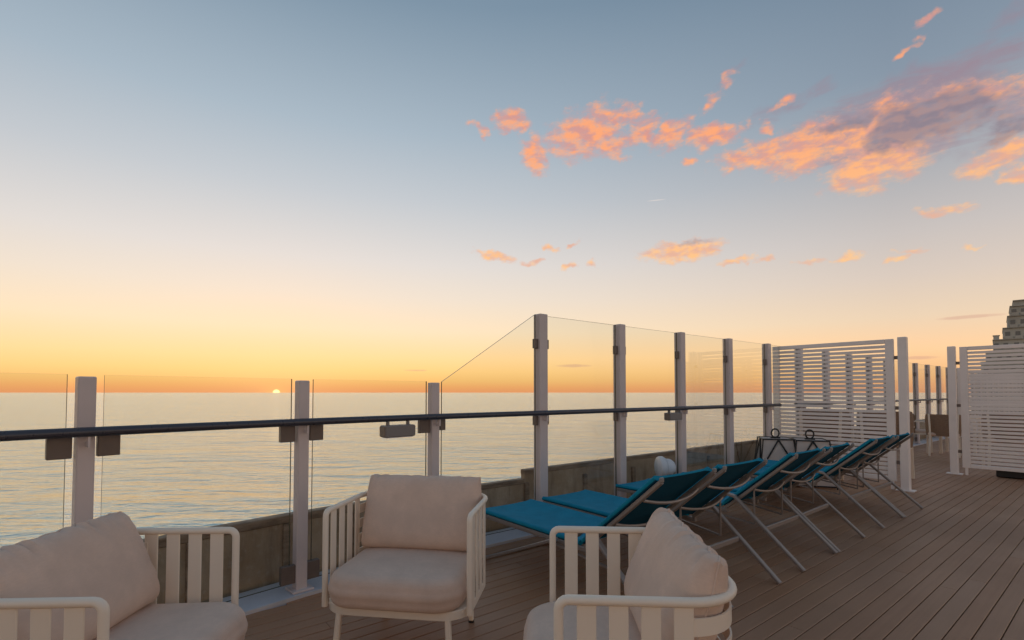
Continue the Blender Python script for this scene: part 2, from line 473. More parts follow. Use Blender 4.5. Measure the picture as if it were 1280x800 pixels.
# ------------------------------------------------------------------ mesh helpers
class MB:
    def __init__(s):
        s.v, s.f, s.mi = [], [], []

    def add(s, vs, fs, mi=0):
        o = len(s.v)
        s.v += [tuple(p) for p in vs]
        s.f += [tuple(i + o for i in q) for q in fs]
        s.mi += [mi] * len(fs)
        return s

    def box(s, c, size, rz=0.0, mat3=None, bev=0.0, mi=0):
        hx, hy, hz = [k / 2 for k in size]
        R3 = mat3 if mat3 is not None else Matrix.Rotation(rz, 3, 'Z')
        c = Vector(c)
        if bev <= 0:
            vs = [c + R3 @ Vector((a * hx, b_ * hy, g * hz)) for a in (-1, 1) for b_ in (-1, 1) for g in (-1, 1)]
            fs = [(0, 1, 3, 2), (4, 6, 7, 5), (0, 4, 5, 1), (2, 3, 7, 6), (0, 2, 6, 4), (1, 5, 7, 3)]
            return s.add(vs, fs, mi)
        # chamfered box
        bv = min(bev, hx * .9, hy * .9, hz * .9)
        vs = []
        idx = {}
        for a in (-1, 1):
            for b_ in (-1, 1):
                for g in (-1, 1):
                    for ax in range(3):
                        p = [a * (hx - bv), b_ * (hy - bv), g * (hz - bv)]
                        p[ax] = (a * hx, b_ * hy, g * hz)[ax]
                        idx[(a, b_, g, ax)] = len(vs)
                        vs.append(c + R3 @ Vector(p))
        fs = []
        I = lambda a, b_, g, ax: idx[(a, b_, g, ax)]
        for k in (-1, 1):
            q = [I(k, -1, -1, 0), I(k, 1, -1, 0), I(k, 1, 1, 0), I(k, -1, 1, 0)]; fs.append(q if k > 0 else q[::-1])
            q = [I(-1, k, -1, 1), I(-1, k, 1, 1), I(1, k, 1, 1), I(1, k, -1, 1)]; fs.append(q if k > 0 else q[::-1])
            q = [I(-1, -1, k, 2), I(1, -1, k, 2), I(1, 1, k, 2), I(-1, 1, k, 2)]; fs.append(q if k > 0 else q[::-1])
        for a in (-1, 1):
            for b_ in (-1, 1):
                fs.append([I(a, b_, -1, 0), I(a, b_, -1, 1), I(a, b_, 1, 1), I(a, b_, 1, 0)])
                fs.append([I(a, -1, b_, 0), I(a, -1, b_, 2), I(a, 1, b_, 2), I(a, 1, b_, 0)])
                fs.append([I(-1, a, b_, 1), I(-1, a, b_, 2), I(1, a, b_, 2), I(1, a, b_, 1)])
        for a in (-1, 1):
            for b_ in (-1, 1):
                for g in (-1, 1):
                    fs.append([I(a, b_, g, 0), I(a, b_, g, 1), I(a, b_, g, 2)])
        return s.add(vs, fs, mi)

    def sweep(s, path, section, closed=False, up=Vector((0, 0, 1)), mi=0):
        """section: list of (side, up) offsets"""
        P = [Vector(p) for p in path]
        n = len(P)
        m_ = len(section)
        vs = []
        for i, p in enumerate(P):
            if closed:
                a, b_ = P[(i - 1) % n], P[(i + 1) % n]
                d1, d2 = (p - a).normalized(), (b_ - p).normalized()
            else:
                d1 = (p - P[i - 1]).normalized() if i > 0 else (P[1] - p).normalized()
                d2 = (P[i + 1] - p).normalized() if i < n - 1 else d1
            tdir = (d1 + d2)
            tdir = tdir.normalized() if tdir.length > 1e-6 else d1
            side = tdir.cross(up)
            if side.length < 1e-4:
                side = tdir.cross(Vector((0, 1, 0)))
            side.normalize()
            upv = side.cross(tdir).normalized()
            k = 1.0 / max(.5, math.sqrt(max(.0, (1 + d1.dot(d2)) / 2)))
            for (a_, b2) in section:
                vs.append(p + side * a_ * k + upv * b2)
        fs = []
        rng = n if closed else n - 1
        for i in range(rng):
            j = (i + 1) % n
            for q in range(m_):
                r = (q + 1) % m_
                fs.append((i * m_ + q, i * m_ + r, j * m_ + r, j * m_ + q))
        if not closed:
            fs.append(tuple(range(m_))[::-1])
            fs.append(tuple((n - 1) * m_ + q for q in range(m_)))
        return s.add(vs, fs, mi)

    def tube(s, path, r, seg=10, closed=False, up=Vector((0, 0, 1)), mi=0, ry=None):
        sec = [(math.cos(2 * math.pi * k / seg) * r, math.sin(2 * math.pi * k / seg) * (ry or r)) for k in range(seg)]
        return s.sweep(path, sec, closed, up, mi)

    def bar(s, path, w, h, closed=False, up=Vector((0, 0, 1)), mi=0, bev=.0):
        a, b_ = w / 2, h / 2
        if bev > 0:
            sec = [(-a, -b_ + bev), (-a + bev, -b_), (a - bev, -b_), (a, -b_ + bev), (a, b_ - bev), (a - bev, b_), (-a + bev, b_), (-a, b_ - bev)]
        else:
            sec = [(-a, -b_), (a, -b_), (a, b_), (-a, b_)]
        return s.sweep(path, sec, closed, up, mi)

    def lathe(s, prof, seg=24, c=(0, 0, 0), mat3=None, mi=0):
        c = Vector(c)
        R3 = mat3 or Matrix.Identity(3)
        vs, fs = [], []
        n = len(prof)
        for k in range(seg):
            a = 2 * math.pi * k / seg
            for (r, z) in prof:
                vs.append(c + R3 @ Vector((r * math.cos(a), r * math.sin(a), z)))
        for k in range(seg):
            j = (k + 1) % seg
            for i in range(n - 1):
                fs.append((k * n + i, j * n + i, j * n + i + 1, k * n + i + 1))
        return s.add(vs, fs, mi)

    def mesh(s, name, mats, smooth=False):
        me = bpy.data.meshes.new(name)
        me.from_pydata(s.v, [], s.f)
        me.validate()
        for m_ in (mats if isinstance(mats, (list, tuple)) else [mats]):
            me.materials.append(M[m_])
        if len(me.polygons) == len(s.mi):
            me.polygons.foreach_set('material_index', s.mi)
        if smooth:
            me.polygons.foreach_set('use_smooth', [True] * len(me.polygons))
            try:
                me.set_sharp_from_angle(angle=R(40))
            except Exception:
                pass
        me.update()
        import bmesh
        bm = bmesh.new(); bm.from_mesh(me)
        bmesh.ops.recalc_face_normals(bm, faces=bm.faces)
        bm.to_mesh(me); bm.free()
        return me

    def build(s, name, mats, parent=None, smooth=False):
        return link(name, s.mesh(name, mats, smooth), parent)


def link(name, me, parent=None, loc=None, rz=None):
    o = bpy.data.objects.new(name, me)
    col.objects.link(o)
    if parent is not None:
        o.parent = parent
    if loc is not None:
        o.location = loc
    if rz is not None:
        o.rotation_euler = (0, 0, rz)
    return o


def thing(name, label, cat, loc=(0, 0, 0), rz=0.0, group=None):
    o = bpy.data.objects.new(name, None)
    o.empty_display_size = .1
    col.objects.link(o)
    o.location = loc
    o.rotation_euler = (0, 0, rz)
    tag(o, label, cat, group)
    return o


def tag(o, label=None, cat=None, group=None, kind=None):
    if label: o['label'] = label
    if cat: o['category'] = cat
    if group: o['group'] = group
    if kind: o['kind'] = kind
    return o


def copy_tree(src, label, loc, rz):
    """a copy of a thing, its parts and their sub-parts"""
    kids = {}
    for o in bpy.data.objects:
        if o.parent is not None:
            kids.setdefault(o.parent, []).append(o)

    def rec(o, parent):
        c = o.copy()
        col.objects.link(c)
        c.parent = parent
        for k in kids.get(o, []):
            rec(k, c)
        return c
    r = rec(src, None)
    r.location = loc
    r.rotation_euler = (0, 0, rz)
    r['label'] = label
    return r


def arc(cx, cy, r, a0, a1, n, z):
    return [(cx + r * math.cos(R(a0 + (a1 - a0) * i / n)), cy + r * math.sin(R(a0 + (a1 - a0) * i / n)), z) for i in range(n + 1)]


# ================================================================== SETTING
# sea: one sheet to the horizon
SEA_Z = -22.0
sm = MB()
sm.add([(-60000, -3000, SEA_Z), (60000, -3000, SEA_Z), (60000, 60000, SEA_Z), (-60000, 60000, SEA_Z)], [(0, 1, 2, 3)])
tag(sm.build('sea', 'sea'), 'calm sea reflecting the sunset sky out to the horizon', kind='structure')

# railing polyline (post centres)
P3 = D(-1.1, 0)
P2 = Vector((-1.325, 3.135, 0))
P1 = Vector((-2.02, 2.352, 0))
P0 = Vector((-2.67, 1.46, 0))
PM = Vector((-3.25, .50, 0))
LOW = [PM, P0, P1, P2, P3]
S_END = 41.8
EDGE = LOW + [D(S_END, 0)]


def offset_line(pts, off):
    """offset a ground polyline to the inboard side"""
    out = []
    for i, p in enumerate(pts):
        d1 = (p - pts[i - 1]).normalized() if i else (pts[1] - p).normalized()
        d2 = (pts[i + 1] - p).normalized() if i < len(pts) - 1 else d1
        n1 = Vector((d1.y, -d1.x, 0)); n2 = Vector((d2.y, -d2.x, 0))
        m_ = (n1 + n2).normalized()
        out.append(p + m_ * off / max(.5, m_.dot(n1)))
    return out


# deck: subfloor and the boards one by one
T_BOARDS, S_BOARDS = 3.92, 14.5
edge_in = offset_line(EDGE, .02)


def s_start(t):
    """where a board row at t begins (the railing line or the aft limit)"""
    best = -5.2
    for a, b_ in zip(edge_in, edge_in[1:]):
        (sa, ta), (sb, tb) = ST(a), ST(b_)
        if (ta - t) * (tb - t) <= 0 and abs(ta - tb) > 1e-5:
            best = max(best, sa + (sb - sa) * (t - ta) / (tb - ta))
    return best


dm = MB()
e_out = offset_line(EDGE, -.34)
poly = [(p.x, p.y, -.024) for p in e_out] + [tuple(D(S_END, 9, -.024)), tuple(D(-9, 9, -.024)), tuple(D(-9, 3, -.024))]
low = [(x_, y_, -.3) for (x_, y_, _) in poly]
nn = len(poly)
dm.add(poly + low, [tuple(range(nn)), tuple(range(nn, 2 * nn))[::-1]] + [(i, (i + 1) % nn, nn + (i + 1) % nn, nn + i) for i in range(nn)], 0)
# deck surface away from the single boards
for (s0, s1, t0, t1) in ((S_BOARDS, S_END, .02, 9), (-9, S_BOARDS, T_BOARDS + .012, 9), ):
    q = [D(s0 + .002, t0, -.001), D(s1, t0, -.001), D(s1, t1, -.001), D(s0 + .002, t1, -.001)]
    dm.add(q, [(0, 1, 2, 3)], 1)
deck = dm.build('deck', ['deck_gap', 'deck_far'])
tag(deck, 'brown board deck running along the glass railing', kind='structure')

bw = PITCH - .0045
sec = [(-bw / 2, -.02), (bw / 2, -.02), (bw / 2, -.0025), (bw / 2 - .003, 0), (-bw / 2 + .003, 0), (-bw / 2, -.0025)]
bm_ = MB().sweep([(0, 0, 0), (1, 0, 0)], sec)
board_me = bm_.mesh('board', 'deck_board')
t = .035 + bw / 2
row = 0
while t < T_BOARDS:
    s = s_start(t - bw / 2)
    s = max(s, -4.6)
    rnd = random.Random(row * 13 + 5)
    nxt = s + rnd.uniform(.8, 3.4)
    while s < S_BOARDS - .02:
        e = min(nxt, S_BOARDS)
        if S_BOARDS - e < .7:
            e = S_BOARDS
        o = link('board', board_me, deck, D(s, t, 0), DECK_ANG)
        o.scale = (e - s - .003, 1, 1)
        s = e
        nxt = s + rnd.choice((2.7, 3.3, 3.9))
    t += PITCH
    row += 1

# kerb / waterway strip under the railing
km = MB()
a_, b2 = offset_line(EDGE, .085), offset_line(EDGE, -.215)
n_ = len(a_)
vs = [(p.x, p.y, .022) for p in a_] + [(p.x, p.y, .022) for p in b2] + [(p.x, p.y, -.02) for p in a_] + [(p.x, p.y, -.02) for p in b2]
fs = []
for i in range(n_ - 1):
    fs += [(i, i + 1, n_ + i + 1, n_ + i), (i, 2 * n_ + i, 2 * n_ + i + 1, i + 1), (n_ + i, n_ + i + 1, 3 * n_ + i + 1, 3 * n_ + i)]
fs += [(0, n_, 3 * n_, 2 * n_), (n_ - 1, 3 * n_ - 1 - 0, 4 * n_ - 1, 2 * n_ - 1)]
km.add(vs, fs[:-1])
tag(km.build('kerb', 'kerb_paint'), 'pale grey kerb strip along the foot of the glass railing', kind='structure')

# low weathered bulwark outboard of the glass
bul = thing('bulwark', 'low weathered brown wall outside the glass railing', 'wall')
BL = offset_line(EDGE, -.30)
for a, b_ in zip(BL[:-2], BL[1:-1]):
    L = (b_ - a).length
    ang = math.atan2((b_ - a).y, (b_ - a).x)
    mid = (a + b_) / 2
    MB().box((mid.x, mid.y, .18), (L, .05, .40), ang).build('wall_panel', 'bulwark', bul)
    MB().box((mid.x, mid.y, .405), (L + .012, .075, .055), ang, bev=.006).build('wall_cap', 'bulwark_cap', bul)
    for k in (0.02, .5):
        q = a + (b_ - a) * k
        nv = Vector((math.sin(ang), -math.cos(ang), 0)) * .038
        MB().box((q.x + nv.x, q.y + nv.y, .19), (.045, .03, .372), ang, bev=.003).build('wall_stiffener', 'bulwark_cap', bul)
s0 = ST(BL[-2])[0]
def bul_run(sa, sb, top, cap=True):
    m1 = D((sa + sb) / 2, -.30)
    MB().box((m1.x, m1.y, (top - .03) / 2 - .01), (sb - sa, .05, top - .03 + .02), DECK_ANG).build('wall_panel', 'bulwark', bul)
    if cap:
        MB().box((m1.x, m1.y, top - .0225), (sb - sa, .072, .045), DECK_ANG, bev=.005).build('wall_cap', 'bulwark_cap', bul)
bul_run(s0 + .005, .03, .432)
bul_run(.034, 2.9, .515)
bul_run(2.904, 6.5, .52)
bul_run(6.504, 14, .52)
bul_run(14.004, S_END, .52)
for k in range(12):
    q = D(-.75 + k * .8, -.262)
    MB().box((q.x, q.y, .20), (.05, .03, .392), DECK_ANG, bev=.003).build('wall_stiffener', 'bulwark_cap', bul)

# ------------------------------------------------------------------ glass railings
PW = .094
RAIL_Z = 1.068


def post_mesh(h, w=PW):
    m_ = MB().box((0, 0, (h + .02) / 2), (w, w, h - .02), bev=.005)
    return m_.mesh('post', 'post_paint')


def glass_panel(parent, a, b_, z0, za, zb, trim=.068, th=.015):
    """upright pane between two post centres, top may slope"""
    dv = (b_ - a).normalized()
    nv = Vector((dv.y, -dv.x, 0)) * th / 2
    p, q = a + dv * trim, b_ - dv * trim
    vs = []
    for k in (1, -1):
        for (r, z) in ((p, z0), (q, z0), (q, zb), (p, za)):
            w_ = r + nv * k
            vs.append((w_.x, w_.y, z))
    m_ = MB()
    m_.add(vs, [(0, 1, 2, 3), (7, 6, 5, 4)], 0)
    m_.add(vs, [(0, 4, 5, 1), (1, 5, 6, 2), (2, 6, 7, 3), (3, 7, 4, 0)], 1)
    return m_.build('glass_pane', ['glass', 'glass_edge'], parent)


clip_me = MB().box((0, 0, 0), (.088, .036, .112), bev=.003).mesh('clip', 'dark_plate')
clip_small = MB().box((0, 0, 0), (.046, .040, .085), bev=.003).mesh('clip', 'dark_plate')
base_me = MB().box((0, 0, .030), (.13, .13, .014), bev=.003).mesh('base_plate', 'post_paint')
brk = MB()
brk.bar([(0, -.043, -.052), (0, -.082, -.052), (0, -.082, -.014)], .022, .010, up=Vector((1, 0, 0)))
bracket_me = brk.mesh('bracket', 'post_paint')
low_post = post_mesh(1.325, .068)
tall_post = post_mesh(1.96)


def add_post(parent, p, ang, me, clips):
    o = link('post', me, parent, p, ang)
    link('base_plate', base_me, o)
    for (dx, z, big) in clips:
        c_ = link('clip', clip_me if big else clip_small, o, (dx, 0, z))
    b_ = link('bracket', bracket_me, o, (.0, 0, RAIL_Z - .008))
    return o


lowr = thing('glass_railing', 'low glass railing with white posts and dark handrail beside the armchairs', 'railing')
for i, p in enumerate(LOW):
    if i == 0:
        continue
    nxt_p = LOW[i + 1] if i + 1 < len(LOW) else D(0, 0)
    d1 = (p - LOW[i - 1]).normalized()
    d2 = (nxt_p - p).normalized()
    dd = d1 + d2
    ang = math.atan2(dd.y, dd.x)
    if i < 4:
        cl = [(-.090, 1.0, True), (.090, 1.0, True), (-.075, .13, True), (.075, .13, True)]
    else:
        cl = [(-.086, 1.0, True), (.075, 1.0, False), (-.075, .13, True), (.07, .13, False)]
    add_post(lowr, p, ang, low_post, cl)
    if i:
        glass_panel(lowr, LOW[i - 1], p, .075, 1.334, 1.334)
hr = offset_line(LOW + [D(0, 0), D(2, 0)], .082)[:-2]
hr = [Vector((p.x, p.y, RAIL_Z)) for p in hr]
# soften the bends of the handrail
def soften(pts, r=.16):
    out = [pts[0]]
    for i in range(1, len(pts) - 1):
        a, p, b_ = pts[i - 1], pts[i], pts[i + 1]
        q0 = p + (a - p).normalized() * r; q1 = p + (b_ - p).normalized() * r
        for k in range(6):
            u_ = k / 5
            out.append(q0 * (1 - u_) ** 2 + p * 2 * u_ * (1 - u_) + q1 * u_ ** 2)
    out.append(pts[-1])
    return out
MB().tube(soften(hr + [D(-.55, .082, RAIL_Z)]), .0255, 14, ry=.0225).build('handrail', 'rail_dark', lowr, True)

tall = thing('glass_windscreen', 'tall glass windscreen with white posts behind the blue loungers', 'windscreen')
glass_panel(tall, P3, D(0, 0), .075, 1.332, 1.955)
NP = 38
for k in range(NP + 1):
    add_post(tall, D(1.1 * k, 0), DECK_ANG, tall_post,
             [(-.061, 1.0, False), (.061, 1.0, False), (-.061, 1.69, False), (.061, 1.69, False), (-.061, .13, False), (.061, .13, False)])
    if k < NP:
        glass_panel(tall, D(1.1 * k, 0), D(1.1 * (k + 1), 0), .075, 1.95, 1.95)
MB().tube([D(-.548, .082, RAIL_Z), D(4.62, .082, RAIL_Z)], .0255, 14, ry=.0225).build('handrail', 'rail_dark', tall, True)
MB().tube([D(5.15, .082, RAIL_Z), D(S_END, .082, RAIL_Z)], .0255, 10, ry=.0225).build('handrail', 'rail_dark', tall, True)


def rail_light(name, label, p, ang, L, H):
    t_ = thing(name, label, 'light', p, ang, 'box lights hung under the handrail')
    MB().box((0, 0, -.088), (L, .085, H), bev=.006).build('housing', 'grey_box', t_)
    MB().box((0, 0, -.088 - H / 2 - .002), (L * .86, .07, .006)).build('lens', 'white_plastic', t_)
    for k in (-1, 1):
        MB().box((k * L * .34, 0, -.034), (.014, .03, .040), bev=.002).build('strap', 'grey_box', t_)
        MB().box((k * (L / 2 + .002), 0, -.088), (.006, .07, H * .8)).build('end_cap', 'dark_plate', t_)
    return t_


pm = P2 * .36 + P3 * .64
dirs = (P3 - P2).normalized()
nv = Vector((dirs.y, -dirs.x, 0)) * .082
rail_light('rail_light', 'grey box light under the handrail, left of the slanted glass', pm + nv + Vector((0, 0, RAIL_Z)), math.atan2(dirs.y, dirs.x), .235, .082)
rail_light('rail_light', 'smaller looking grey box light under the handrail behind the loungers', D(1.93, .082, RAIL_Z), DECK_ANG, .235, .082)

# ------------------------------------------------------------------ slatted screens
def slat_screen(label, p0, p1, group):
    """white frame of flat slats from p0 (outboard) to p1"""
    dv = (p1 - p0)
    L = dv.length
    ang = math.atan2(dv.y, dv.x)
    t_ = thing('slatted_screen', label, 'screen', p0, ang, group)
    z0, z1 = .11, 1.945
    for x_ in (.045, L - .045):
        MB().box((x_, 0, (z0 + z1) / 2), (.09, .045, z1 - z0), bev=.004).build('stile', 'white_paint', t_)
    for z_ in (z0 + .0275, z1 - .0275):
        MB().box((L / 2, 0, z_), (L - .184, .041, .055), bev=.004).build('frame_rail', 'white_paint', t_)
    n = 30
    pitch = (z1 - z0 - .11) / (n + .4)
    me = MB().box((0, 0, 0), (L - .182, .016, .038), bev=.002).mesh('slat', 'white_paint')
    for k in range(n):
        link('slat', me, t_, (L / 2, 0, z0 + .055 + pitch * (k + .7)))
    for x_ in (.045, L - .045):
        MB().box((x_, 0, .055), (.03, .03, .11)).build('foot', 'white_paint', t_)
    return t_, ang


def screen_post(label, p, ang, toward, h=1.96):
    t_ = thing('screen_post', label, 'post', p, ang, 'white posts at the screens')
    MB().box((0, 0, h / 2 + .006), (PW, PW, h - .012), bev=.006).build('shaft', 'white_paint', t_)
    MB().box((0, 0, .006), (.19, .15, .012), bev=.002).build('base_plate', 'white_paint', t_)
    for z_ in (.35, 1.05, 1.70):
        MB().box((toward * .066, 0, z_), (.046, .03, .045), bev=.002).build('hinge', 'dark_plate', t_)
    return t_


A0, A1 = Vector((3.985, 7.56, 0)), Vector((4.955, 6.425, 0))
_, sang = slat_screen('white slatted screen behind the blue loungers', A0, A1, 'white slatted screens')
sd_ = (A1 - A0).normalized()
screen_post('white post at the open end of the screen behind the loungers', A1 + sd_ * .093, sang, -1)
B0 = Vector((6.80, 7.66, 0))
screen_post('white post beside the screen at the right edge', B0, sang, 1)
B1 = B0 + sd_ * .093
slat_screen('white slatted screen cut off by the right edge of the picture', B1, B1 + sd_ * 1.9, 'white slatted screens')
slat_screen('far white slatted screen showing through the right hand screen', D(15.6, .16), D(15.6, .16) + sd_ * 2.6, 'white slatted screens')
pl = thing('plinth', 'low black plinth under the right hand slatted screen', 'plinth', B1 + sd_ * 1.30 + U * .20, sang)
MB().box((0, 0, .06), (1.9, .30, .10), bev=.01).build('body', 'black_plinth', pl)
for k in (-1, 1):
    MB().box((k * .8, 0, .005), (.12, .2, .01)).build('pad', 'black_plinth', pl)

# ------------------------------------------------------------------ terraced tower far ahead
TWA = R(-44.4)
tw = thing('terraced_building', 'grey terraced tower rising beyond the right hand screen', 'building', (146.4, 150.6, 0), TWA)
# floor level, ceiling level, left end; local x runs to the right, y away
floors = [(-22, 3.9, -5.0), (3.9, 7.3, -3.9), (7.3, 10.7, -2.8), (10.7, 14.0, -1.7), (14.0, 17.3, 0.0), (17.3, 20.7, 2.25), (20.7, 24.2, 3.3), (24.2, 27.1, 3.9), (27.1, 28.7, 4.6)]
for i, (z0, z1, x0) in enumerate(floors):
    w = 40 - x0
    MB().box((x0 + w / 2, 9, (z0 + z1) / 2), (w, 18, z1 - z0 - .003)).build('storey', 'concrete_wall', tw)
    MB().box((x0 + w / 2 - .05, 8.8, z1 - .1), (w + .1, 18.5, .22)).build('slab', 'concrete_slab', tw)
    if i:
        rnd = random.Random(i)
        for k in range(8):
            xx = x0 + .9 + k * 2.1 + rnd.uniform(-.3, .3)
            if z1 - z0 < 2: continue
            MB().box((xx, -.02, (z0 + z1) / 2 - .3), (1.0, .14, 1.5)).build('window', 'window_dark', tw)
            MB().box((xx + .2, -.45, z0 + .45), (1.7, .12, .8)).build('balcony', 'concrete_slab', tw)
MB().box((.75, 2.0, 17.9), (1.3, 2.6, 1.2)).build('roof_hut', 'concrete_wall', tw)
MB().box((.75, 2.0, 18.58), (1.6, 2.9, .16)).build('slab', 'concrete_slab', tw)

# ================================================================== OBJECTS
# ---- armchairs
HX, YF, YB, RZ = .345, -.27, .235, .692


def pillow(L, H, T, seed, nu=84, nv=56, taper=.36, wr=.017):
    """soft back cushion: length along x, height along z, thick along y; bottom at z=0"""
    vs, fs = [], []
    def sp(c, e):
        return math.copysign(abs(c) ** e, c)
    for i in range(nu + 1):
        u_ = -1 + 2 * i / nu
        uu = math.copysign(1 - (1 - abs(u_)) ** 1.6, u_)
        endk = max(0.0, 1 - abs(uu) ** 7) ** .42
        hk = max(0.0, 1 - abs(uu) ** 16) ** .30
        for j in range(nv):
            a = 2 * math.pi * j / nv
            cz, cy = sp(math.sin(a), .62), sp(math.cos(a), .78)
            zz = cz * .5 * H * (.93 + .07 * hk) * (.25 + .75 * hk if abs(uu) > .97 else 1)
            tk = 1 - taper * (cz + 1) / 2
            yy = cy * .5 * T * tk * (.10 + .90 * endk)
            xx = uu * .5 * L * (1 - .018 * (1 - cz * cz) + .0 * cy)
            p = Vector((xx, yy, zz))
            # gathered folds run away from the top seam and the ends
            topw = max(0.0, cz) ** 3
            endw = abs(uu) ** 5
            f1 = noise.noise(Vector((xx * 34 + seed * 7, zz * 5, seed))) + .5 * noise.noise(Vector((xx * 70 + seed, zz * 9, seed + 3)))
            f2 = noise.noise(Vector((zz * 30 + seed * 3, xx * 7, seed + 9)))
            big = noise.noise(Vector((xx * 3.2 + seed, zz * 3.6, seed + 5))) * .008
            nrm = Vector((0, math.copysign(1, cy) * .75, .65 * cz))
            p += nrm * (wr * (f1 * topw + .55 * f2 * endw * (1 - abs(cz) * .4)) + big * (1 - topw * .5))
            vs.append((p.x, p.y, p.z + H / 2))
    for i in range(nu):
        for j in range(nv):
            k = (j + 1) % nv
            fs.append((i * nv + j, i * nv + k, (i + 1) * nv + k, (i + 1) * nv + j))
    fs.append(tuple(range(nv))[::-1])
    fs.append(tuple(nu * nv + j for j in range(nv)))
    m_ = MB()
    m_.add(vs, fs)
    return m_


def rr_outline(x0, x1, y0, y1, rf, rb, n=8, z=0.0):
    """rounded rectangle, front corners rf, back corners rb (counter-clockwise)"""
    return (arc(x1 - rf, y0 + rf, rf, -90, 0, n, z) + arc(x1 - rb, y1 - rb, rb, 0, 90, n, z) +
            arc(x0 + rb, y1 - rb, rb, 90, 180, n, z) + arc(x0 + rf, y0 + rf, rf, 180, 270, n, z))


def seat_cushion(x0, x1, y0, y1, z0, z1, seed):
    """thick box cushion: side wall rounded, top crowned with a piped seam"""
    m_ = MB()
    prof = []          # (inset, z)
    h = z1 - z0
    for k in range(7):
        a = R(-90 + 15 * k)
        prof.append((.030 * (1 - math.cos(a)), z0 + .045 + .045 * math.sin(a)))
    for k in range(1, 6):
        prof.append((-.007 * math.sin(math.pi * k / 6), z0 + .045 + (h - .095) * k / 6))
    for k in range(8):
        a = R(90 * k / 7)
        prof.append((.055 * (1 - math.cos(a)), z1 - .05 + .05 * math.sin(a)))
    for d_, dz in ((.09, .004), (.14, .008), (.20, .011), (.26, .012)):
        prof.append((d_, z1 + dz))
    rings = []
    for (ins, z) in prof:
        ring = rr_outline(x0 + ins, x1 - ins, y0 + ins, y1 - ins, max(.02, .13 - ins), max(.02, .12 - ins), 10, z)
        rings.append([(p[0], p[1], p[2] + .006 * noise.noise(Vector((p[0] * 5 + seed, p[1] * 5, seed))) * (1 if z > z0 + .08 else 0)) for p in ring])
    n = len(rings[0])
    vs = [p for r in rings for p in r]
    fs = [(i * n + j, i * n + (j + 1) % n, (i + 1) * n + (j + 1) % n, (i + 1) * n + j) for i in range(len(rings) - 1) for j in range(n)]
    fs.append(tuple(range(n))[::-1])
    fs.append(tuple((len(rings) - 1) * n + j for j in range(n)))
    m_.add(vs, fs)
    return m_


